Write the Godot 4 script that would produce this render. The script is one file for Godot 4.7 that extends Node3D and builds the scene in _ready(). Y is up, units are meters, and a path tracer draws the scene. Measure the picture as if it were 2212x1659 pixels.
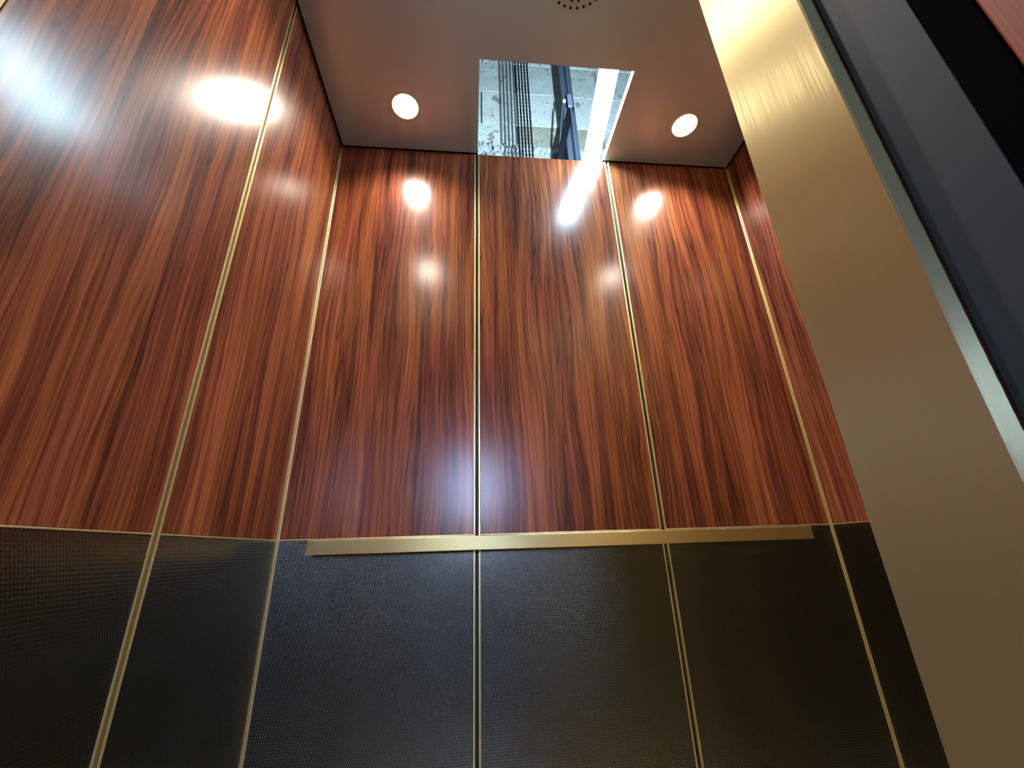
extends Node3D
# Interior of a small passenger lift: wood laminate walls, embossed dark lower panels, brushed metal ceiling
# with one ceiling panel taken out (the shaft shows above), seen from the landing doorway.

const HX := 0.6928      # half width of the cab
const HY := 2.25        # ceiling height
const DZ := 0.797       # inner depth of the cab
const YB := 0.9936      # lower edge of the wood panels
const SX := 0.234       # rear wall joints at +-SX
const SZ := 0.403       # side wall joint
const HL := -0.231      # ceiling opening: left, right, front edge
const HR := 0.222
const HF := 0.309
const JX := 0.023       # door opening: right jamb
const JZ := 0.891

var M := {}
var used := {}

# ------------------------------------------------------------------ helpers
func numbered(called: String) -> String:
	var n: int = used.get(called, 0)
	used[called] = n + 1
	return called if n == 0 else "%s_%03d" % [called, n]

func meta(o: Node, label := "", category := "", group := "", kind := "") -> Node:
	for p in [["label", label], ["category", category], ["group", group], ["kind", kind]]:
		if p[1] != "":
			o.set_meta(p[0], p[1])
	return o

func thing(called: String, label: String, category: String, at := Vector3.ZERO, group := "", kind := "") -> Node3D:
	var o := Node3D.new()
	o.name = numbered(called)
	add_child(o)
	o.position = at
	meta(o, label, category, group, kind)
	return o

func tool() -> SurfaceTool:
	var st := SurfaceTool.new()
	st.begin(Mesh.PRIMITIVE_TRIANGLES)
	return st

func obj(called: String, mesh: Mesh, m: Material, parent: Node) -> MeshInstance3D:
	var o := MeshInstance3D.new()
	o.name = called
	o.mesh = mesh
	o.material_override = null
	for s in mesh.get_surface_count():
		o.set_surface_override_material(s, m)
	parent.add_child(o, true)
	return o

func quad(st: SurfaceTool, a: Vector3, b: Vector3, c: Vector3, d: Vector3, out: Vector3, uvs: Array = []) -> void:
	# corners in order round the face; wound so that the front looks along "out"
	var n := (b - a).cross(c - a)
	var p := [a, b, c, d]
	var t := uvs.duplicate()
	if n.dot(out) > 0.0:
		p = [a, d, c, b]
		if t.size() == 4:
			t = [uvs[0], uvs[3], uvs[2], uvs[1]]
	for i in [0, 1, 2, 0, 2, 3]:
		st.set_normal(out)
		if t.size() == 4:
			st.set_uv(t[i])
		else:
			st.set_uv(flat_uv(p[i], out))
		st.add_vertex(p[i])

func flat_uv(p: Vector3, n: Vector3) -> Vector2:
	var a := n.abs()
	if a.y >= a.x and a.y >= a.z:
		return Vector2(p.x, p.z)
	if a.x >= a.z:
		return Vector2(p.z, -p.y)
	return Vector2(p.x, -p.y)

func tri(st: SurfaceTool, a: Vector3, b: Vector3, c: Vector3, out: Vector3) -> void:
	var p := [a, b, c]
	if (b - a).cross(c - a).dot(out) > 0.0:
		p = [a, c, b]
	for v in p:
		st.set_normal(out)
		st.set_uv(flat_uv(v, out))
		st.add_vertex(v)

# chamfered box, uv in metres
func add_box(st: SurfaceTool, lo: Vector3, hi: Vector3, bevel := 0.0) -> void:
	var c := (lo + hi) * 0.5
	var h := (hi - lo) * 0.5
	var b: float = min(bevel, min(h.x, min(h.y, h.z)) * 0.9)
	var ax := [Vector3.RIGHT, Vector3.UP, Vector3.BACK]
	for i in 3:
		var j := (i + 1) % 3
		var k := (i + 2) % 3
		for s in [-1.0, 1.0]:
			var o: Vector3 = c + ax[i] * h[i] * s
			var u: Vector3 = ax[j] * (h[j] - b)
			var v: Vector3 = ax[k] * (h[k] - b)
			quad(st, o - u - v, o + u - v, o + u + v, o - u + v, ax[i] * s)
	if b <= 0.0:
		return
	for i in 3:
		var j := (i + 1) % 3
		var k := (i + 2) % 3
		for s in [-1.0, 1.0]:
			for t in [-1.0, 1.0]:
				var along: Vector3 = ax[k] * (h[k] - b)
				var p: Vector3 = c + ax[i] * h[i] * s + ax[j] * (h[j] - b) * t
				var q: Vector3 = c + ax[i] * (h[i] - b) * s + ax[j] * h[j] * t
				quad(st, p - along, q - along, q + along, p + along, (ax[i] * s + ax[j] * t).normalized())
	for s in [-1.0, 1.0]:
		for t in [-1.0, 1.0]:
			for r in [-1.0, 1.0]:
				var e := Vector3(s, t, r)
				tri(st, c + e * Vector3(h.x, h.y - b, h.z - b), c + e * Vector3(h.x - b, h.y, h.z - b), c + e * Vector3(h.x - b, h.y - b, h.z), e.normalized())

func box(called: String, lo: Vector3, hi: Vector3, m: Material, parent: Node, bevel := 0.0) -> MeshInstance3D:
	var st := tool()
	add_box(st, lo, hi, bevel)
	return obj(called, st.commit(), m, parent)

# tube along a line of points
func add_tube(st: SurfaceTool, pts: Array, r: float, sides := 12, caps := true) -> void:
	var rings := []
	for i in pts.size():
		var d: Vector3 = (pts[min(i + 1, pts.size() - 1)] - pts[max(i - 1, 0)]).normalized()
		var u := d.cross(Vector3.FORWARD if absf(d.z) < 0.9 else Vector3.UP).normalized()
		var v := d.cross(u).normalized()
		var ring := []
		for k in sides:
			var a := TAU * k / sides
			ring.append([u * cos(a) + v * sin(a), pts[i]])
		rings.append(ring)
	for i in pts.size() - 1:
		for k in sides:
			var k2 := (k + 1) % sides
			var A: Array = rings[i][k]
			var B: Array = rings[i][k2]
			var C: Array = rings[i + 1][k2]
			var D: Array = rings[i + 1][k]
			var pa: Vector3 = A[1] + A[0] * r
			var pb: Vector3 = B[1] + B[0] * r
			var pc: Vector3 = C[1] + C[0] * r
			var pd: Vector3 = D[1] + D[0] * r
			var order := [[pa, A[0]], [pb, B[0]], [pc, C[0]], [pa, A[0]], [pc, C[0]], [pd, D[0]]]
			if (pb - pa).cross(pc - pa).dot(A[0]) > 0.0:
				order = [[pa, A[0]], [pc, C[0]], [pb, B[0]], [pa, A[0]], [pd, D[0]], [pc, C[0]]]
			for e in order:
				st.set_normal(e[1])
				st.set_uv(Vector2(float(k) / sides, e[0].y))
				st.add_vertex(e[0])
	if caps:
		for end in [0, pts.size() - 1]:
			var d: Vector3 = (pts[0] - pts[1]).normalized() if end == 0 else (pts[end] - pts[end - 1]).normalized()
			for k in sides:
				tri(st, pts[end], rings[end][k][1] + rings[end][k][0] * r, rings[end][(k + 1) % sides][1] + rings[end][(k + 1) % sides][0] * r, d)

# profile of (radius, height) turned round the y axis
func lathe(profile: Array, sides := 40) -> Mesh:
	var st := tool()
	for i in profile.size() - 1:
		var p: Vector2 = profile[i]
		var q: Vector2 = profile[i + 1]
		var nn := Vector2((q - p).y, -(q - p).x).normalized()
		for k in sides:
			var a := TAU * k / sides
			var b := TAU * (k + 1) / sides
			var da := Vector3(cos(a), 0, sin(a))
			var db := Vector3(cos(b), 0, sin(b))
			var v := [da * p.x + Vector3.UP * p.y, db * p.x + Vector3.UP * p.y, db * q.x + Vector3.UP * q.y, da * q.x + Vector3.UP * q.y]
			var n := [da * nn.x + Vector3.UP * nn.y, db * nn.x + Vector3.UP * nn.y, db * nn.x + Vector3.UP * nn.y, da * nn.x + Vector3.UP * nn.y]
			var idx := [0, 1, 2, 0, 2, 3]
			var face: Vector3 = (v[1] - v[0]).cross(v[2] - v[0])
			if face.length() < 1e-12:
				face = (v[2] - v[0]).cross(v[3] - v[0])
			if face.dot(n[0]) > 0.0:
				idx = [0, 2, 1, 0, 3, 2]
			for j in idx:
				st.set_normal(n[j])
				st.set_uv(Vector2(v[j].x, v[j].z))
				st.add_vertex(v[j])
	return st.commit()

# ------------------------------------------------------------------ textures
func noise(s: int, octaves := 2) -> FastNoiseLite:
	var n := FastNoiseLite.new()
	n.seed = s
	n.noise_type = FastNoiseLite.TYPE_SIMPLEX_SMOOTH
	n.frequency = 1.0
	n.fractal_octaves = octaves
	if octaves == 1:
		n.fractal_type = FastNoiseLite.FRACTAL_NONE
	return n

const WW := 0.8          # metres covered by the wood picture
const WH := 1.3

func wood_texture() -> ImageTexture:
	var w := 1024
	var h := 1536
	var n1 := noise(11, 1)
	var n2 := noise(23, 2)
	var n3 := noise(37, 2)
	var n4 := noise(41, 2)
	var n5 := noise(59, 1)
	var n6 := noise(67, 1)
	var data := PackedByteArray()
	data.resize(w * h * 3)
	var i := 0
	for py in h:
		var y := WH * py / h
		for px in w:
			var x := WW * px / w
			var bend := n1.get_noise_2d(x * 7.0, y * 1.5)
			var xx := x + 0.012 * bend + 0.0016 * n6.get_noise_2d(x * 40.0, y * 9.0)
			var band := n2.get_noise_2d(xx * 13.0, y * 0.7)
			var streak := n3.get_noise_2d(xx * 90.0, y * 1.9)
			var fine := n4.get_noise_2d(xx * 380.0, y * 7.0)
			var line := 1.0 - absf(n5.get_noise_2d(xx * 78.0, y * 1.8 + 4.0))
			line = line * line
			line = line * line
			line = line * line
			line *= line
			line *= clampf(0.35 - 1.1 * band + 1.0 * n6.get_noise_2d(xx * 24.0, y * 2.3), 0.0, 1.0)
			var t := clampf(0.50 + 0.34 * band + 0.34 * streak + 0.20 * fine - 0.46 * line, 0.0, 1.0)
			var warm := 0.5 + 0.5 * n1.get_noise_2d(xx * 22.0 + 50.0, y * 1.1)
			var r: float
			var g: float
			var b: float
			if t < 0.5:
				var k := t / 0.5
				r = lerpf(64.0, 132.0, k)
				g = lerpf(32.0, 73.0, k)
				b = lerpf(27.0, 53.0, k)
			else:
				var k := (t - 0.5) / 0.5
				r = lerpf(132.0, 188.0, k)
				g = lerpf(73.0, 115.0, k)
				b = lerpf(53.0, 78.0, k)
			g *= lerpf(0.96, 1.05, warm)
			b *= lerpf(1.0, 0.82, warm)
			data[i] = int(r)
			data[i + 1] = int(g)
			data[i + 2] = int(b)
			i += 3
	return ImageTexture.create_from_image(Image.create_from_data(w, h, false, Image.FORMAT_RGB8, data))

# woven emboss of the lower panels: staggered rounded bumps, one tile = 4.1 x 10 mm
func emboss_texture() -> ImageTexture:
	var w := 48
	var h := 112
	var im := Image.create(w, h, false, Image.FORMAT_L8)
	for py in h:
		for px in w:
			var best := 0.0
			for c in [Vector2(0.25, 0.25), Vector2(0.75, 0.75), Vector2(1.25, 0.25), Vector2(-0.25, 0.75), Vector2(0.25, 1.25), Vector2(0.75, -0.25)]:
				var d := Vector2((float(px) / w - c.x) / 0.27, (float(py) / h - c.y) / 0.27)
				best = maxf(best, 1.0 - d.length_squared())
			im.set_pixel(px, py, Color(best, best, best))
	return ImageTexture.create_from_image(im)

# fine brush lines: grey values that vary across u and hardly along v
func brush_texture(s: int, lo: float, hi: float) -> ImageTexture:
	var w := 512
	var h := 256
	var n := noise(s, 3)
	var n2 := noise(s + 5, 2)
	var im := Image.create(w, h, false, Image.FORMAT_L8)
	for py in h:
		for px in w:
			var v := 0.5 + 0.60 * n.get_noise_2d(px * 0.9, py * 0.02) + 0.06 * n2.get_noise_2d(px * 0.02, py * 0.02)
			v = lerpf(lo, hi, clampf(v, 0.0, 1.0))
			im.set_pixel(px, py, Color(v, v, v))
	return ImageTexture.create_from_image(im)

# old whitewash: pale paint with worn and stained patches, hairline cracks
func paint_texture(s: int, base: Color, worn: Color, stain: Color) -> ImageTexture:
	var w := 512
	var n := noise(s, 4)
	var n2 := noise(s + 1, 3)
	var n3 := noise(s + 2, 2)
	var im := Image.create(w, w, false, Image.FORMAT_RGB8)
	for py in w:
		for px in w:
			var x := px / 512.0
			var y := py / 512.0
			var c := base.lerp(stain, clampf(0.35 + 0.6 * n2.get_noise_2d(x * 5.0, y * 5.0), 0.0, 1.0) * 0.55)
			c = c.lerp(worn, smoothstep(0.38, 0.46, n.get_noise_2d(x * 4.0 + 9.0, y * 4.0)))
			c = c.lerp(stain.darkened(0.5), smoothstep(0.62, 0.75, n3.get_noise_2d(x * 22.0, y * 16.0)) * 0.5)
			var crack := 1.0 - absf(n2.get_noise_2d(x * 6.0 + 31.0, y * 9.0 + 3.0))
			c = c.lerp(stain.darkened(0.6), smoothstep(0.975, 0.995, crack) * 0.6)
			im.set_pixel(px, py, c)
	return ImageTexture.create_from_image(im)

func grain_texture(s: int, freq: float) -> ImageTexture:
	var w := 256
	var n := noise(s, 4)
	var im := Image.create(w, w, false, Image.FORMAT_L8)
	for py in w:
		for px in w:
			var v := 0.5 + 0.5 * n.get_noise_2d(px * freq, py * freq)
			im.set_pixel(px, py, Color(v, v, v))
	return ImageTexture.create_from_image(im)

# ------------------------------------------------------------------ materials
func mat(called: String, c: Color, rough := 0.6, metal := 0.0) -> StandardMaterial3D:
	var m := StandardMaterial3D.new()
	m.resource_name = called
	m.albedo_color = c
	m.roughness = rough
	m.metallic = metal
	M[called] = m
	return m

func glow(called: String, c: Color, e: float) -> StandardMaterial3D:
	var m := mat(called, Color(0.9, 0.9, 0.9), 0.5)
	m.emission_enabled = true
	m.emission = c
	m.emission_energy_multiplier = e
	return m

func materials() -> void:
	var wood := mat("wood_laminate", Color(1, 1, 1), 0.42)
	wood.albedo_texture = wood_texture()
	wood.uv1_scale = Vector3(1.0 / WW, 1.0 / WH, 1)
	wood.clearcoat_enabled = true
	wood.clearcoat = 0.85
	wood.clearcoat_roughness = 0.21
	wood.metallic_specular = 0.12

	var brush := brush_texture(5, 0.60, 1.0)
	var brass := mat("brushed_brass", Color(0.88, 0.82, 0.61), 0.58, 0.6)
	brass.roughness_texture = brush
	brass.uv1_scale = Vector3(6, 1, 1)
	brass.anisotropy_enabled = true
	brass.anisotropy = 1.0
	var rail := mat("brushed_brass_rail", Color(0.86, 0.76, 0.52), 0.40, 0.9)
	rail.anisotropy_enabled = true
	rail.anisotropy = -0.8
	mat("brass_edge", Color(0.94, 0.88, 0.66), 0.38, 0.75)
	var canopy := mat("satin_ceiling_metal", Color(0.78, 0.85, 0.90), 0.30, 0.65)
	canopy.anisotropy_enabled = true
	canopy.anisotropy = -0.8
	var grille := mat("satin_grille_metal", Color(0.78, 0.85, 0.90), 0.32, 0.65)
	grille.resource_name = "satin_grille_metal"

	var kick := mat("embossed_dark_metal", Color(0.49, 0.48, 0.44), 0.23, 1.0)
	kick.heightmap_enabled = true
	kick.heightmap_texture = emboss_texture()
	kick.heightmap_scale = 0.03
	kick.uv1_scale = Vector3(1.0 / 0.0041, 1.0 / 0.0102, 1)

	mat("recess_black", Color(0.035, 0.035, 0.035), 0.5)  # black painted in for the dark of the ceiling gap and grille holes
	mat("channel_bronze", Color(0.24, 0.22, 0.15), 0.5, 0.5)
	mat("dark_backing", Color(0.08, 0.075, 0.07), 0.8)
	mat("roof_steel", Color(0.80, 0.81, 0.80), 0.5)
	var door := mat("dark_door_metal", Color(0.28, 0.35, 0.41), 0.55, 0.0)
	door.metallic_specular = 0.35
	mat("black_door_metal", Color(0.07, 0.07, 0.10), 0.9).metallic_specular = 0.1
	var redwood := mat("red_frame_wood", Color(0.84, 0.50, 0.43), 0.5)
	redwood.albedo_texture = brush_texture(77, 0.80, 1.0)
	redwood.uv1_scale = Vector3(2, 0.6, 1)
	var tile := mat("grey_floor", Color(0.80, 0.79, 0.77), 0.35)
	tile.metallic_specular = 0.5
	mat("lobby_plaster", Color(0.52, 0.50, 0.45), 0.85)
	mat("window_frame_white", Color(0.85, 0.85, 0.84), 0.5)
	var glass := mat("window_glass", Color(0.9, 0.95, 1.0, 0.08), 0.02)
	glass.transparency = BaseMaterial3D.TRANSPARENCY_ALPHA

	# shaft
	var k := 0
	for c in [[Color(0.84, 0.86, 0.85), Color(0.60, 0.57, 0.56), Color(0.70, 0.75, 0.74)], [Color(0.80, 0.83, 0.82), Color(0.66, 0.64, 0.60), Color(0.65, 0.70, 0.68)], [Color(0.66, 0.64, 0.58), Color(0.74, 0.76, 0.75), Color(0.52, 0.49, 0.45)]]:
		var p := mat("whitewashed_block_%s" % ["pale", "grey", "bare"][k], Color(1, 1, 1), 0.9)
		p.albedo_texture = paint_texture(101 + 7 * k, c[0], c[1], c[2])
		p.uv1_triplanar = true
		p.uv1_world_triplanar = true
		p.uv1_scale = Vector3(1.7, 1.7, 1.7)
		k += 1
	mat("mortar", Color(0.24, 0.26, 0.27), 0.95)
	var lump := mat("rough_mortar", Color(0.66, 0.68, 0.68), 0.9)
	lump.roughness = 0.8
	mat("shaft_concrete", Color(0.40, 0.41, 0.41), 0.95)
	mat("wire_rope_steel", Color(0.17, 0.18, 0.20), 0.42, 0.7)
	mat("rail_paint", Color(0.28, 0.32, 0.38), 0.5)
	mat("rail_plate_paint", Color(0.44, 0.48, 0.58), 0.5)
	mat("greasy_iron", Color(0.07, 0.08, 0.10), 0.55, 0.3)
	mat("fixture_white", Color(0.75, 0.78, 0.80), 0.5)
	glow("downlight_lens_glow", Color(1.0, 0.94, 0.84), 6.0)
	glow("light_tube_glow", Color(0.80, 0.93, 1.0), 32.0)

# ------------------------------------------------------------------ walls
# A wall is described along its own line: "a" runs along the wall, "d" is the height of the face above the wall plane.
# side: 0 rear (a = x, faces +z), 1 left (a = z, faces +x), 2 right (a = z, faces -x)
func span(side: int, a0: float, a1: float, y0: float, y1: float, d0: float, d1: float) -> Array:
	match side:
		0:
			return [Vector3(a0, y0, d0), Vector3(a1, y1, d1)]
		1:
			return [Vector3(-HX + d0, y0, a0), Vector3(-HX + d1, y1, a1)]
	return [Vector3(HX - d1, y0, a0), Vector3(HX - d0, y1, a1)]

func slab(called: String, side: int, a0: float, a1: float, y0: float, y1: float, d0: float, d1: float, m: Material, parent: Node, bevel := 0.0) -> MeshInstance3D:
	var s := span(side, a0, a1, y0, y1, d0, d1)
	return box(called, s[0], s[1], m, parent, bevel)

# wood sheet whose picture starts at (u0, v0) metres, mirrored when flip is -1
func wood_panel(side: int, a0: float, a1: float, parent: Node, u0: float, v0: float, flip := 1.0) -> void:
	var s := span(side, a0, a1, YB, HY, -0.012, 0.0)
	var st := tool()
	add_box(st, s[0], s[1], 0.0008)
	var mesh := st.commit()
	var arr := mesh.surface_get_arrays(0)
	var v: PackedVector3Array = arr[Mesh.ARRAY_VERTEX]
	var uv: PackedVector2Array = arr[Mesh.ARRAY_TEX_UV]
	for i in v.size():
		var a: float = v[i].x if side == 0 else v[i].z
		var along: float = (a - a0) if flip > 0.0 else (a1 - a)
		uv[i] = Vector2(u0 + along, v0 + (HY - v[i].y))
	arr[Mesh.ARRAY_TEX_UV] = uv
	var out := ArrayMesh.new()
	out.add_surface_from_arrays(Mesh.PRIMITIVE_TRIANGLES, arr)
	obj("wood_panel", out, M.wood_laminate, parent)

func reveal(side: int, at: float, parent: Node) -> void:
	slab("reveal_channel", side, at - 0.0045, at + 0.0045, 0.0, HY, -0.0119, -0.0105, M.channel_bronze, parent)
	slab("edge_strip", side, at - 0.0085, at - 0.0040, 0.0, HY, -0.0118, 0.0008, M.brass_edge, parent, 0.0006)
	slab("edge_strip", side, at + 0.0040, at + 0.0085, 0.0, HY, -0.0118, 0.0008, M.brass_edge, parent, 0.0006)

func wall(called: String, side: int, a0: float, a1: float, joints: Array, label: String, pics: Array) -> Node3D:
	var w := thing(called, label, "wall", Vector3.ZERO, "", "structure")
	slab("backing", side, a0 - (0.03 if side == 0 else 0.0), a1 + (0.03 if side == 0 else 0.0), 0.0, 2.262, -0.032, -0.012, M.dark_backing, w)
	var stops := [a0 + 0.0048]
	for j in joints:
		stops.append(j - 0.0085)
		stops.append(j + 0.0085)
	stops.append(a1 - (0.0048 if side == 0 else 0.0))
	for i in range(0, stops.size(), 2):
		var p: Array = pics[i / 2]
		wood_panel(side, stops[i], stops[i + 1], w, p[0], p[1], p[2])
		slab("lower_panel", side, stops[i], stops[i + 1], 0.0, YB - 0.0024, -0.012, 0.0, M.embossed_dark_metal, w, 0.0008)
		slab("edge_highlight", side, stops[i], stops[i + 1], YB - 0.0024, YB - 0.0004, -0.012, 0.0006, M.brass_edge, w, 0.0004)  # pale strip added for the light caught along the lower panel top edge
	for j in joints:
		reveal(side, j, w)
	slab("edge_strip", side, a0 + 0.0009, a0 + 0.0048, 0.0, HY, -0.0118, 0.0008, M.brass_edge, w, 0.0006)
	if side == 0:
		slab("edge_strip", side, a1 - 0.0048, a1 - 0.0009, 0.0, HY, -0.0118, 0.0008, M.brass_edge, w, 0.0006)
	return w

# flat sheet in the shape of the ceiling with the opening at the rear, between y0 and y1
func ceiling_mesh(x0: float, x1: float, z0: float, z1: float, y0: float, y1: float) -> Mesh:
	var st := tool()
	for r in [[x0, HL, z0, HF], [HR, x1, z0, HF], [x0, x1, HF, z1]]:
		for s in [[y0, Vector3.DOWN], [y1, Vector3.UP]]:
			var y: float = s[0]
			quad(st, Vector3(r[0], y, r[2]), Vector3(r[1], y, r[2]), Vector3(r[1], y, r[3]), Vector3(r[0], y, r[3]), s[1])
	var ring := [Vector2(x0, z0), Vector2(HL, z0), Vector2(HL, HF), Vector2(HR, HF), Vector2(HR, z0), Vector2(x1, z0), Vector2(x1, z1), Vector2(x0, z1)]
	for i in ring.size():
		var p: Vector2 = ring[i]
		var q: Vector2 = ring[(i + 1) % ring.size()]
		var n := Vector3((q - p).y, 0, -(q - p).x).normalized()
		quad(st, Vector3(p.x, y0, p.y), Vector3(q.x, y0, q.y), Vector3(q.x, y1, q.y), Vector3(p.x, y1, p.y), n)
	return st.commit()

# ------------------------------------------------------------------ things
func downlight(x: float, z: float, label: String) -> void:
	var t := thing("downlight", label, "ceiling light", Vector3(x, HY, z), "ceiling downlights")
	obj("lens", lathe([Vector2(0.0, -0.0035), Vector2(0.026, -0.0032), Vector2(0.039, -0.0014), Vector2(0.040, 0.0)]), M.downlight_lens_glow, t)
	obj("trim_ring", lathe([Vector2(0.0395, 0.0), Vector2(0.0398, -0.0022), Vector2(0.0410, -0.0028), Vector2(0.0430, -0.0018), Vector2(0.0438, 0.0)]), M.brass_edge, t)
	var l := SpotLight3D.new()
	l.name = "lamp_light"
	t.add_child(l)
	l.position = Vector3(0, -0.012, 0)
	l.rotation_degrees.x = -90
	l.light_color = Color(1.0, 0.94, 0.87)
	l.light_energy = 0.46
	l.light_size = 0.040
	l.spot_angle = 69.0
	l.spot_angle_attenuation = 1.0
	l.spot_range = 12.0
	l.spot_attenuation = 2.0
	l.shadow_enabled = true

func tube_light() -> void:
	# twin tube batten laid on the cab roof across the right side of the opening
	var t := thing("twin_tube_light", "white twin tube strip light lying across the open ceiling panel", "strip light", Vector3(0.1735, 2.273, 0.13))
	t.rotation.y = atan2(-0.030, 0.31)
	var L := 0.30
	box("housing", Vector3(-0.007, 0.026, -L), Vector3(0.007, 0.050, L), M.fixture_white, t, 0.002)
	for s in [-1.0, 1.0]:
		box("lamp_holder", Vector3(-0.034, 0.0, s * (L - 0.008) - 0.008), Vector3(0.034, 0.034, s * (L - 0.008) + 0.008), M.fixture_white, t, 0.002)
	for s in [-1.0, 1.0]:
		var st := tool()
		add_tube(st, [Vector3(s * 0.0165, 0.019, -L + 0.016), Vector3(s * 0.0165, 0.019, L - 0.016)], 0.0135, 20)
		var tb := obj("light_tube", st.commit(), M.light_tube_glow, t)
		for e in [-1.0, 1.0]:
			var ec := tool()
			add_tube(ec, [Vector3(s * 0.0165, 0.019, e * (L - 0.030)), Vector3(s * 0.0165, 0.019, e * (L - 0.0165))], 0.0139, 20)
			obj("end_cap", ec.commit(), M.fixture_white, tb)
	var l := AreaLight3D.new()
	l.name = "tube_area_light"
	t.add_child(l)
	l.position = Vector3(0, 0.003, 0)
	l.rotation_degrees.x = -90
	l.area_size = Vector2(0.06, 0.5)
	l.light_color = Color(0.80, 0.93, 1.0)
	l.light_energy = 0.38
	l.area_range = 12.0
	l.area_attenuation = 2.0
	l.shadow_enabled = true
	# what the open tubes send up into the shaft
	var u := AreaLight3D.new()
	u.name = "tube_up_light"
	t.add_child(u)
	u.position = Vector3(0, 0.052, 0.08)
	u.rotation_degrees.x = 90
	u.area_size = Vector2(0.012, 0.05)
	u.light_color = Color(0.80, 0.93, 1.0)
	u.light_energy = 2.2
	u.area_range = 12.0
	u.area_attenuation = 2.0
	u.shadow_enabled = true

func rope_mesh(y0: float, y1: float) -> Mesh:
	# six strands wound round a core
	var st := tool()
	for s in 6:
		var pts := []
		var n := 120
		for i in n + 1:
			var y := lerpf(y0, y1, float(i) / n)
			var a := TAU * (s / 6.0 + y / 0.075)
			pts.append(Vector3(cos(a) * 0.0034, y, sin(a) * 0.0034))
		add_tube(st, pts, 0.0021, 6, false)
	return st.commit()

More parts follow.
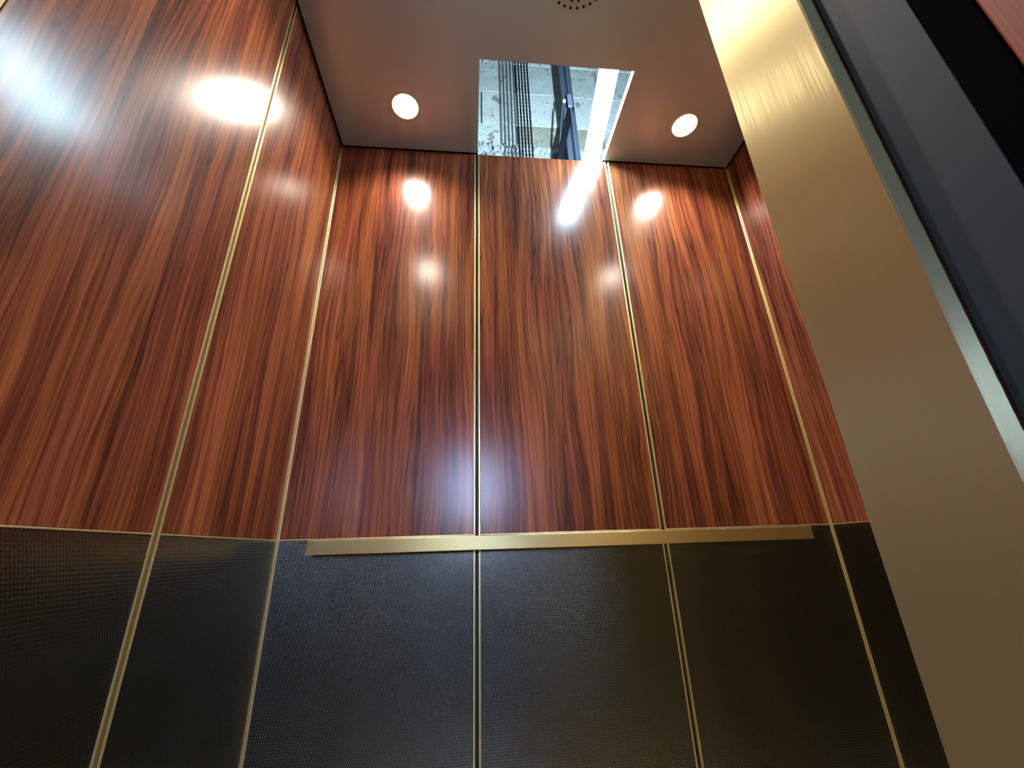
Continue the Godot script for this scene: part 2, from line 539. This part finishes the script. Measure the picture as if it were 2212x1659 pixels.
func _ready() -> void:
	# ---------------- camera
	var cam := Camera3D.new()
	cam.name = "camera"
	add_child(cam)
	var pitch := 0.3755
	var yaw := -0.1047
	var roll := -0.0333
	cam.transform = Transform3D(Basis(Vector3.UP, yaw) * Basis(Vector3.RIGHT, pitch) * Basis(Vector3.BACK, roll), Vector3(-0.2501, 0.9566, 1.0771))
	cam.fov = rad_to_deg(2.0 * atan(829.5 / 906.0))
	cam.near = 0.01
	cam.far = 100.0
	cam.current = true
	# ---------------- sky (reaches the landing through its window) and exposure
	var env := Environment.new()
	env.background_mode = Environment.BG_SKY
	var sky := Sky.new()
	var sm := ProceduralSkyMaterial.new()
	sm.sky_top_color = Color(0.55, 0.70, 0.95)
	sm.sky_horizon_color = Color(0.76, 0.84, 0.98)
	sm.ground_horizon_color = Color(0.45, 0.47, 0.48)
	sm.ground_bottom_color = Color(0.30, 0.30, 0.30)
	sm.sky_energy_multiplier = 5.0
	sm.ground_energy_multiplier = 2.0
	sky.sky_material = sm
	env.sky = sky
	env.tonemap_mode = Environment.TONE_MAPPER_LINEAR
	env.tonemap_exposure = 1.42
	env.sdfgi_enabled = true
	env.ssao_enabled = true
	env.ssil_enabled = true
	var we := WorldEnvironment.new()
	we.name = "world_environment"
	we.environment = env
	add_child(we)

	materials()

	# ---------------- cab walls
	wall("wall_rear", 0, -HX, HX, [-SX, SX], "rear lift wall of glossy red-brown wood panels above embossed dark metal", [[0.02, 0.03, 1.0], [0.33, 0.0, 1.0], [0.30, 0.04, -1.0]])
	wall("wall_left", 1, 0.0, DZ, [SZ], "left lift wall of two glossy red-brown wood panels above dark metal", [[0.40, 0.02, -1.0], [0.05, 0.0, -1.0]])
	wall("wall_right", 2, 0.0, DZ, [SZ], "right lift wall of glossy red-brown wood beside the brass jamb", [[0.15, 0.0, 1.0], [0.20, 0.04, 1.0]])

	# front of the cab: brass return beside the door opening, transom above it, narrow strike jamb on the left
	var wf := thing("wall_front", "brushed brass front return and jambs framing the lift doorway", "wall", Vector3.ZERO, "", "structure")
	box("return_panel", Vector3(JX, 0, DZ), Vector3(HX + 0.03, HY + 0.012, JZ), M.brushed_brass, wf, 0.0012)
	box("transom_panel", Vector3(-HX, 2.06, DZ), Vector3(JX, HY + 0.012, JZ), M.brushed_brass, wf, 0.0012)
	box("strike_jamb", Vector3(-HX - 0.03, 0, DZ), Vector3(-HX, HY + 0.012, JZ), M.brushed_brass, wf, 0.0012)

	# ceiling sheet with the rear middle panel taken out, and the cab roof above it
	var ce := thing("ceiling", "satin bronze metal lift ceiling with an open panel at the rear", "ceiling", Vector3.ZERO, "", "structure")
	obj("ceiling_sheet", ceiling_mesh(-HX + 0.006, HX - 0.006, 0.006, DZ - 0.004, HY, HY + 0.012), M.satin_ceiling_metal, ce)
	obj("gap_shade_plate", ceiling_mesh(-HX - 0.03, HX + 0.03, -0.032, JZ, HY + 0.0121, HY + 0.0141), M.recess_black, ce)  # black plate added under the roof, paints the shade in the wall gap
	obj("cab_roof", ceiling_mesh(-HX - 0.03, HX + 0.03, -0.032, JZ, HY + 0.0142, HY + 0.023), M.roof_steel, ce)

	var fl := thing("floor", "grey lift floor", "floor", Vector3.ZERO, "", "structure")
	box("floor_slab", Vector3(-HX - 0.03, -0.04, -0.03), Vector3(HX + 0.03, 0.0, 0.94), M.grey_floor, fl)

	# ---------------- doors and landing frame on the right of the opening
	var d1 := thing("door_1", "dark metal sliding car door parked beside the brass jamb", "door", Vector3.ZERO, "", "structure")
	box("door_leaf", Vector3(0.0355, 0.008, 0.893), Vector3(0.78, 2.08, 0.9378), M.dark_door_metal, d1, 0.0005)
	var d2 := thing("door_2", "black metal landing door edge beside the red wood frame", "door", Vector3.ZERO, "", "structure")
	box("door_leaf", Vector3(0.0355, 0.008, 0.9384), Vector3(0.80, 2.10, 0.9592), M.black_door_metal, d2, 0.0004)
	var tr := thing("trim_1", "red wood frame of the landing doorway", "door frame", Vector3.ZERO, "", "structure")
	box("frame_post", Vector3(0.0355, 0, 0.9596), Vector3(0.16, 2.25, 1.22), M.red_frame_wood, tr, 0.002)
	box("frame_post", Vector3(-0.83, 0, 0.9575), Vector3(-0.71, 2.25, 1.22), M.red_frame_wood, tr, 0.002)
	box("frame_head", Vector3(-0.71, 2.10, 0.9575), Vector3(0.04, 2.25, 1.22), M.red_frame_wood, tr, 0.002)

	# ---------------- landing behind the camera, mirrored in the glossy panels
	var lw := thing("wall_landing", "pale plaster landing walls around the lift doorway", "wall", Vector3.ZERO, "", "structure")
	box("door_wall", Vector3(0.16, 0, 0.98), Vector3(1.75, 2.7, 1.18), M.lobby_plaster, lw)
	box("door_wall", Vector3(-1.95, 0, 0.98), Vector3(-0.83, 2.7, 1.18), M.lobby_plaster, lw)
	box("door_wall", Vector3(-0.83, 2.25, 0.98), Vector3(0.16, 2.7, 1.18), M.lobby_plaster, lw)
	box("side_wall", Vector3(1.65, 0, 1.18), Vector3(1.75, 2.7, 4.3), M.lobby_plaster, lw)
	box("side_wall", Vector3(-1.95, 0, 1.18), Vector3(-1.85, 2.7, 4.3), M.lobby_plaster, lw)
	var WX0 := -0.52
	var WX1 := 0.10
	box("window_wall", Vector3(-1.85, 0, 4.2), Vector3(WX0, 2.7, 4.3), M.lobby_plaster, lw)
	box("window_wall", Vector3(WX1, 0, 4.2), Vector3(1.65, 2.7, 4.3), M.lobby_plaster, lw)
	box("window_wall", Vector3(WX0, 0, 4.2), Vector3(WX1, 1.3, 4.3), M.lobby_plaster, lw)
	box("window_wall", Vector3(WX0, 2.05, 4.2), Vector3(WX1, 2.7, 4.3), M.lobby_plaster, lw)
	var wn := thing("window_1", "white framed landing window letting in daylight", "window", Vector3.ZERO, "", "structure")
	for b in [[WX0, WX0 + 0.04, 1.3, 2.05], [WX1 - 0.04, WX1, 1.3, 2.05], [WX0 + 0.04, WX1 - 0.04, 1.3, 1.34], [WX0 + 0.04, WX1 - 0.04, 2.01, 2.05]]:
		box("window_frame", Vector3(b[0], b[2], 4.215), Vector3(b[1], b[3], 4.265), M.window_frame_white, wn, 0.003)
	box("window_pane", Vector3(WX0 + 0.04, 1.34, 4.238), Vector3(WX1 - 0.04, 2.01, 4.242), M.window_glass, wn)
	var lf := thing("floor_landing", "grey landing floor outside the lift", "floor", Vector3.ZERO, "", "structure")
	box("floor_slab", Vector3(-1.95, -0.04, 0.96), Vector3(1.75, 0.0, 4.3), M.grey_floor, lf)
	var lc := thing("ceiling_landing", "pale landing ceiling", "ceiling", Vector3.ZERO, "", "structure")
	box("ceiling_slab", Vector3(-1.95, 2.7, 0.98), Vector3(1.75, 2.8, 4.3), M.lobby_plaster, lc)

	# ---------------- shaft
	var ws := thing("wall_shaft_rear", "whitewashed block shaft wall seen through the open ceiling panel", "wall", Vector3.ZERO, "", "structure")
	box("mortar_bed", Vector3(-1.15, -0.3, -0.62), Vector3(1.15, 6.0, -0.508), M.mortar, ws)
	var rng := RandomNumberGenerator.new()
	rng.seed = 5
	var courses := [2.575, 2.8285, 3.082, 3.335, 3.589, 3.842, 4.095]
	for r in courses.size() - 1:
		var x := -1.15 + (0.0 if r % 2 == 0 else -0.26)
		while x < 1.15:
			var wd := 0.47 + rng.randf_range(-0.02, 0.02)
			var a := maxf(x, -1.15)
			var e := minf(x + wd, 1.15)
			if e - a > 0.05:
				var proud := rng.randf_range(-0.003, 0.004)
				var which: int = [0, 0, 1, 0, 1, 2][rng.randi() % 6]
				if r == 1 and a < 0.18 and e > 0.1:
					which = 2
				box("block", Vector3(a + 0.003, courses[r] + 0.003, -0.56), Vector3(e - 0.003, courses[r + 1] - 0.003, -0.5 + proud), [M.whitewashed_block_pale, M.whitewashed_block_grey, M.whitewashed_block_bare][which], ws, 0.0022)
			x += wd
	# lumpy mortar along the foot of the visible wall
	var lumps := noise(301, 3)
	var st := tool()
	var NX := 260
	var NY := 26
	var grid := []
	for j in NY + 1:
		var row := []
		for i in NX + 1:
			var gx := lerpf(-0.6, 0.8, float(i) / NX)
			var top := 2.915 + 0.018 * lumps.get_noise_2d(gx * 7.0, 3.0)
			var gy := lerpf(2.70, top, float(j) / NY)
			var edge := clampf((top - gy) / 0.03, 0.0, 1.0)
			var gz := -0.502 + sqrt(edge) * (0.022 + 0.03 * lumps.get_noise_2d(gx * 26.0, gy * 26.0) + 0.05 * absf(lumps.get_noise_2d(gx * 75.0, gy * 55.0)))
			row.append(Vector3(gx, gy, gz))
		grid.append(row)
	st.set_smooth_group(0)
	for j in NY:
		for i in NX:
			for v in [grid[j][i], grid[j + 1][i], grid[j + 1][i + 1], grid[j][i], grid[j + 1][i + 1], grid[j][i + 1]]:
				st.set_uv(Vector2(v.x, v.y))
				st.add_vertex(v)
	st.generate_normals()
	obj("mortar_ledge", st.commit(), M.rough_mortar, ws)
	var sh := thing("wall_shaft", "bare grey shaft walls around the lift", "wall", Vector3.ZERO, "", "structure")
	box("side_wall", Vector3(-1.25, -0.3, -0.62), Vector3(-1.15, 6.0, 1.18), M.shaft_concrete, sh)
	box("side_wall", Vector3(1.15, -0.3, -0.62), Vector3(1.25, 6.0, 1.18), M.shaft_concrete, sh)
	box("front_wall", Vector3(-1.15, 2.7, 0.98), Vector3(1.15, 6.0, 1.18), M.shaft_concrete, sh)
	box("shaft_roof", Vector3(-1.25, 6.0, -0.62), Vector3(1.25, 6.1, 1.18), M.shaft_concrete, sh)
	box("shaft_pit", Vector3(-1.25, -0.4, -0.62), Vector3(1.25, -0.3, 1.18), M.shaft_concrete, sh)

	# ---------------- objects
	# handrail across the rear wall
	var hr := thing("handrail", "flat brushed brass handrail across the rear wall", "handrail", Vector3(-0.005, 0.9735, 0.0))
	box("rail_bar", Vector3(-0.608, -0.0155, 0.030), Vector3(0.608, 0.0155, 0.040), M.brushed_brass_rail, hr, 0.0012)
	for x in [-0.42, 0.0, 0.42]:
		var sb := tool()
		add_tube(sb, [Vector3(x, 0, 0.0), Vector3(x, 0, 0.031)], 0.009, 14)
		obj("standoff", sb.commit(), M.brushed_brass_rail, hr)

	downlight(-0.458, 0.156, "round downlight on the rope side of the open ceiling panel, away from the strip light")
	downlight(0.452, 0.156, "round downlight on the strip light side of the open ceiling panel")
	downlight(-0.458, 0.632, "round downlight by the brass transom above the doorway")
	downlight(0.452, 0.632, "round downlight by the brass return panel beside the doorway")

	# perforated speaker in the ceiling
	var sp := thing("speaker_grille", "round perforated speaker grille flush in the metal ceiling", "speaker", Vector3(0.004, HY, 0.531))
	obj("hole_shade_disc", lathe([Vector2(0.0, -0.0003), Vector2(0.0868, -0.0003), Vector2(0.0868, 0.0)]), M.recess_black, sp)  # black disc put behind the plate so the shallow holes look dark
	var cg := CSGCombiner3D.new()
	cg.name = "perforated_plate"
	sp.add_child(cg)
	var plate := CSGCylinder3D.new()
	plate.name = "plate"
	plate.radius = 0.0875
	plate.height = 0.0026
	plate.sides = 64
	plate.material = M.satin_grille_metal
	plate.position.y = -0.0017
	cg.add_child(plate)
	for ring in [[0.082, 31], [0.066, 25], [0.050, 19], [0.034, 13], [0.018, 7], [0.0, 1]]:
		for k in ring[1]:
			var a: float = TAU * (k + 0.25) / ring[1] + PI / 2
			var hole := CSGCylinder3D.new()
			hole.operation = CSGShape3D.OPERATION_SUBTRACTION
			hole.radius = 0.0036
			hole.height = 0.0060
			hole.sides = 10
			hole.material = M.recess_black
			hole.position = Vector3(cos(a) * ring[0], -0.0017, sin(a) * ring[0])
			cg.add_child(hole, true)

	tube_light()

	# suspension ropes: five side by side
	var rope := thing("suspension_rope", "dark wound steel rope of the bundle in the shaft, farthest from the guide rail", "rope", Vector3(-0.0315, 2.0, -0.32), "suspension ropes in the shaft")
	obj("wire_strands", rope_mesh(0.0, 3.0), M.wire_rope_steel, rope)
	var xs := [-0.0315, -0.0165, -0.0015, 0.0135, 0.0285]
	for i in range(1, 5):
		var c := rope.duplicate()
		c.name = numbered("suspension_rope")
		add_child(c)
		c.position = Vector3(xs[i], 2.0, -0.32)
		c.set_meta("label", ["", "fourth dark wound steel rope from the guide rail in the shaft", "middle dark wound steel rope of the five beside the guide rail", "second dark wound steel rope from the guide rail in the shaft", "dark wound steel rope of the bundle in the shaft, nearest the guide rail"][i])

	# guide rail with its bracket
	var gr := thing("guide_rail", "blue-grey steel guide rail with a bracket beside the ropes", "rail", Vector3(0.227, 1.2, -0.32))
	box("rail_flange", Vector3(-0.029, 0, -0.012), Vector3(0.029, 4.2, 0.0), M.rail_paint, gr, 0.0015)
	box("rail_blade", Vector3(-0.006, 0, 0.0), Vector3(0.004, 4.2, 0.036), M.rail_paint, gr, 0.0015)
	box("clip_plate", Vector3(-0.016, 1.742, 0.03), Vector3(0.006, 1.828, 0.042), M.rail_plate_paint, gr, 0.003)
	var br := obj("bracket_strut", BoxMesh.new(), M.greasy_iron, gr)
	br.mesh = null
	var bs := tool()
	add_box(bs, Vector3(-0.013, -0.21, -0.004), Vector3(0.013, 0.20, 0.004), 0.001)
	br.mesh = bs.commit()
	br.set_surface_override_material(0, M.greasy_iron)
	br.position = Vector3(-0.043, 1.56, 0.026)
	br.rotation.z = -0.24
	var rod := tool()
	add_tube(rod, [Vector3(-0.030, 1.79, 0.02), Vector3(-0.040, 1.76, 0.022), Vector3(-0.058, 1.60, 0.012), Vector3(-0.078, 1.43, 0.0)], 0.0045, 8)
	obj("tension_rod", rod.commit(), M.rail_paint, gr)
	var bolt := obj("bolt", lathe([Vector2(0.0, 0.012), Vector2(0.008, 0.010), Vector2(0.009, 0.0)], 6), M.roof_steel, gr)
	bolt.position = Vector3(-0.030, 1.79, 0.026)
	bolt.rotation.x = PI / 2
	box("bracket_foot", Vector3(-0.105, 1.30, -0.17), Vector3(-0.045, 1.47, 0.015), M.greasy_iron, gr, 0.012)
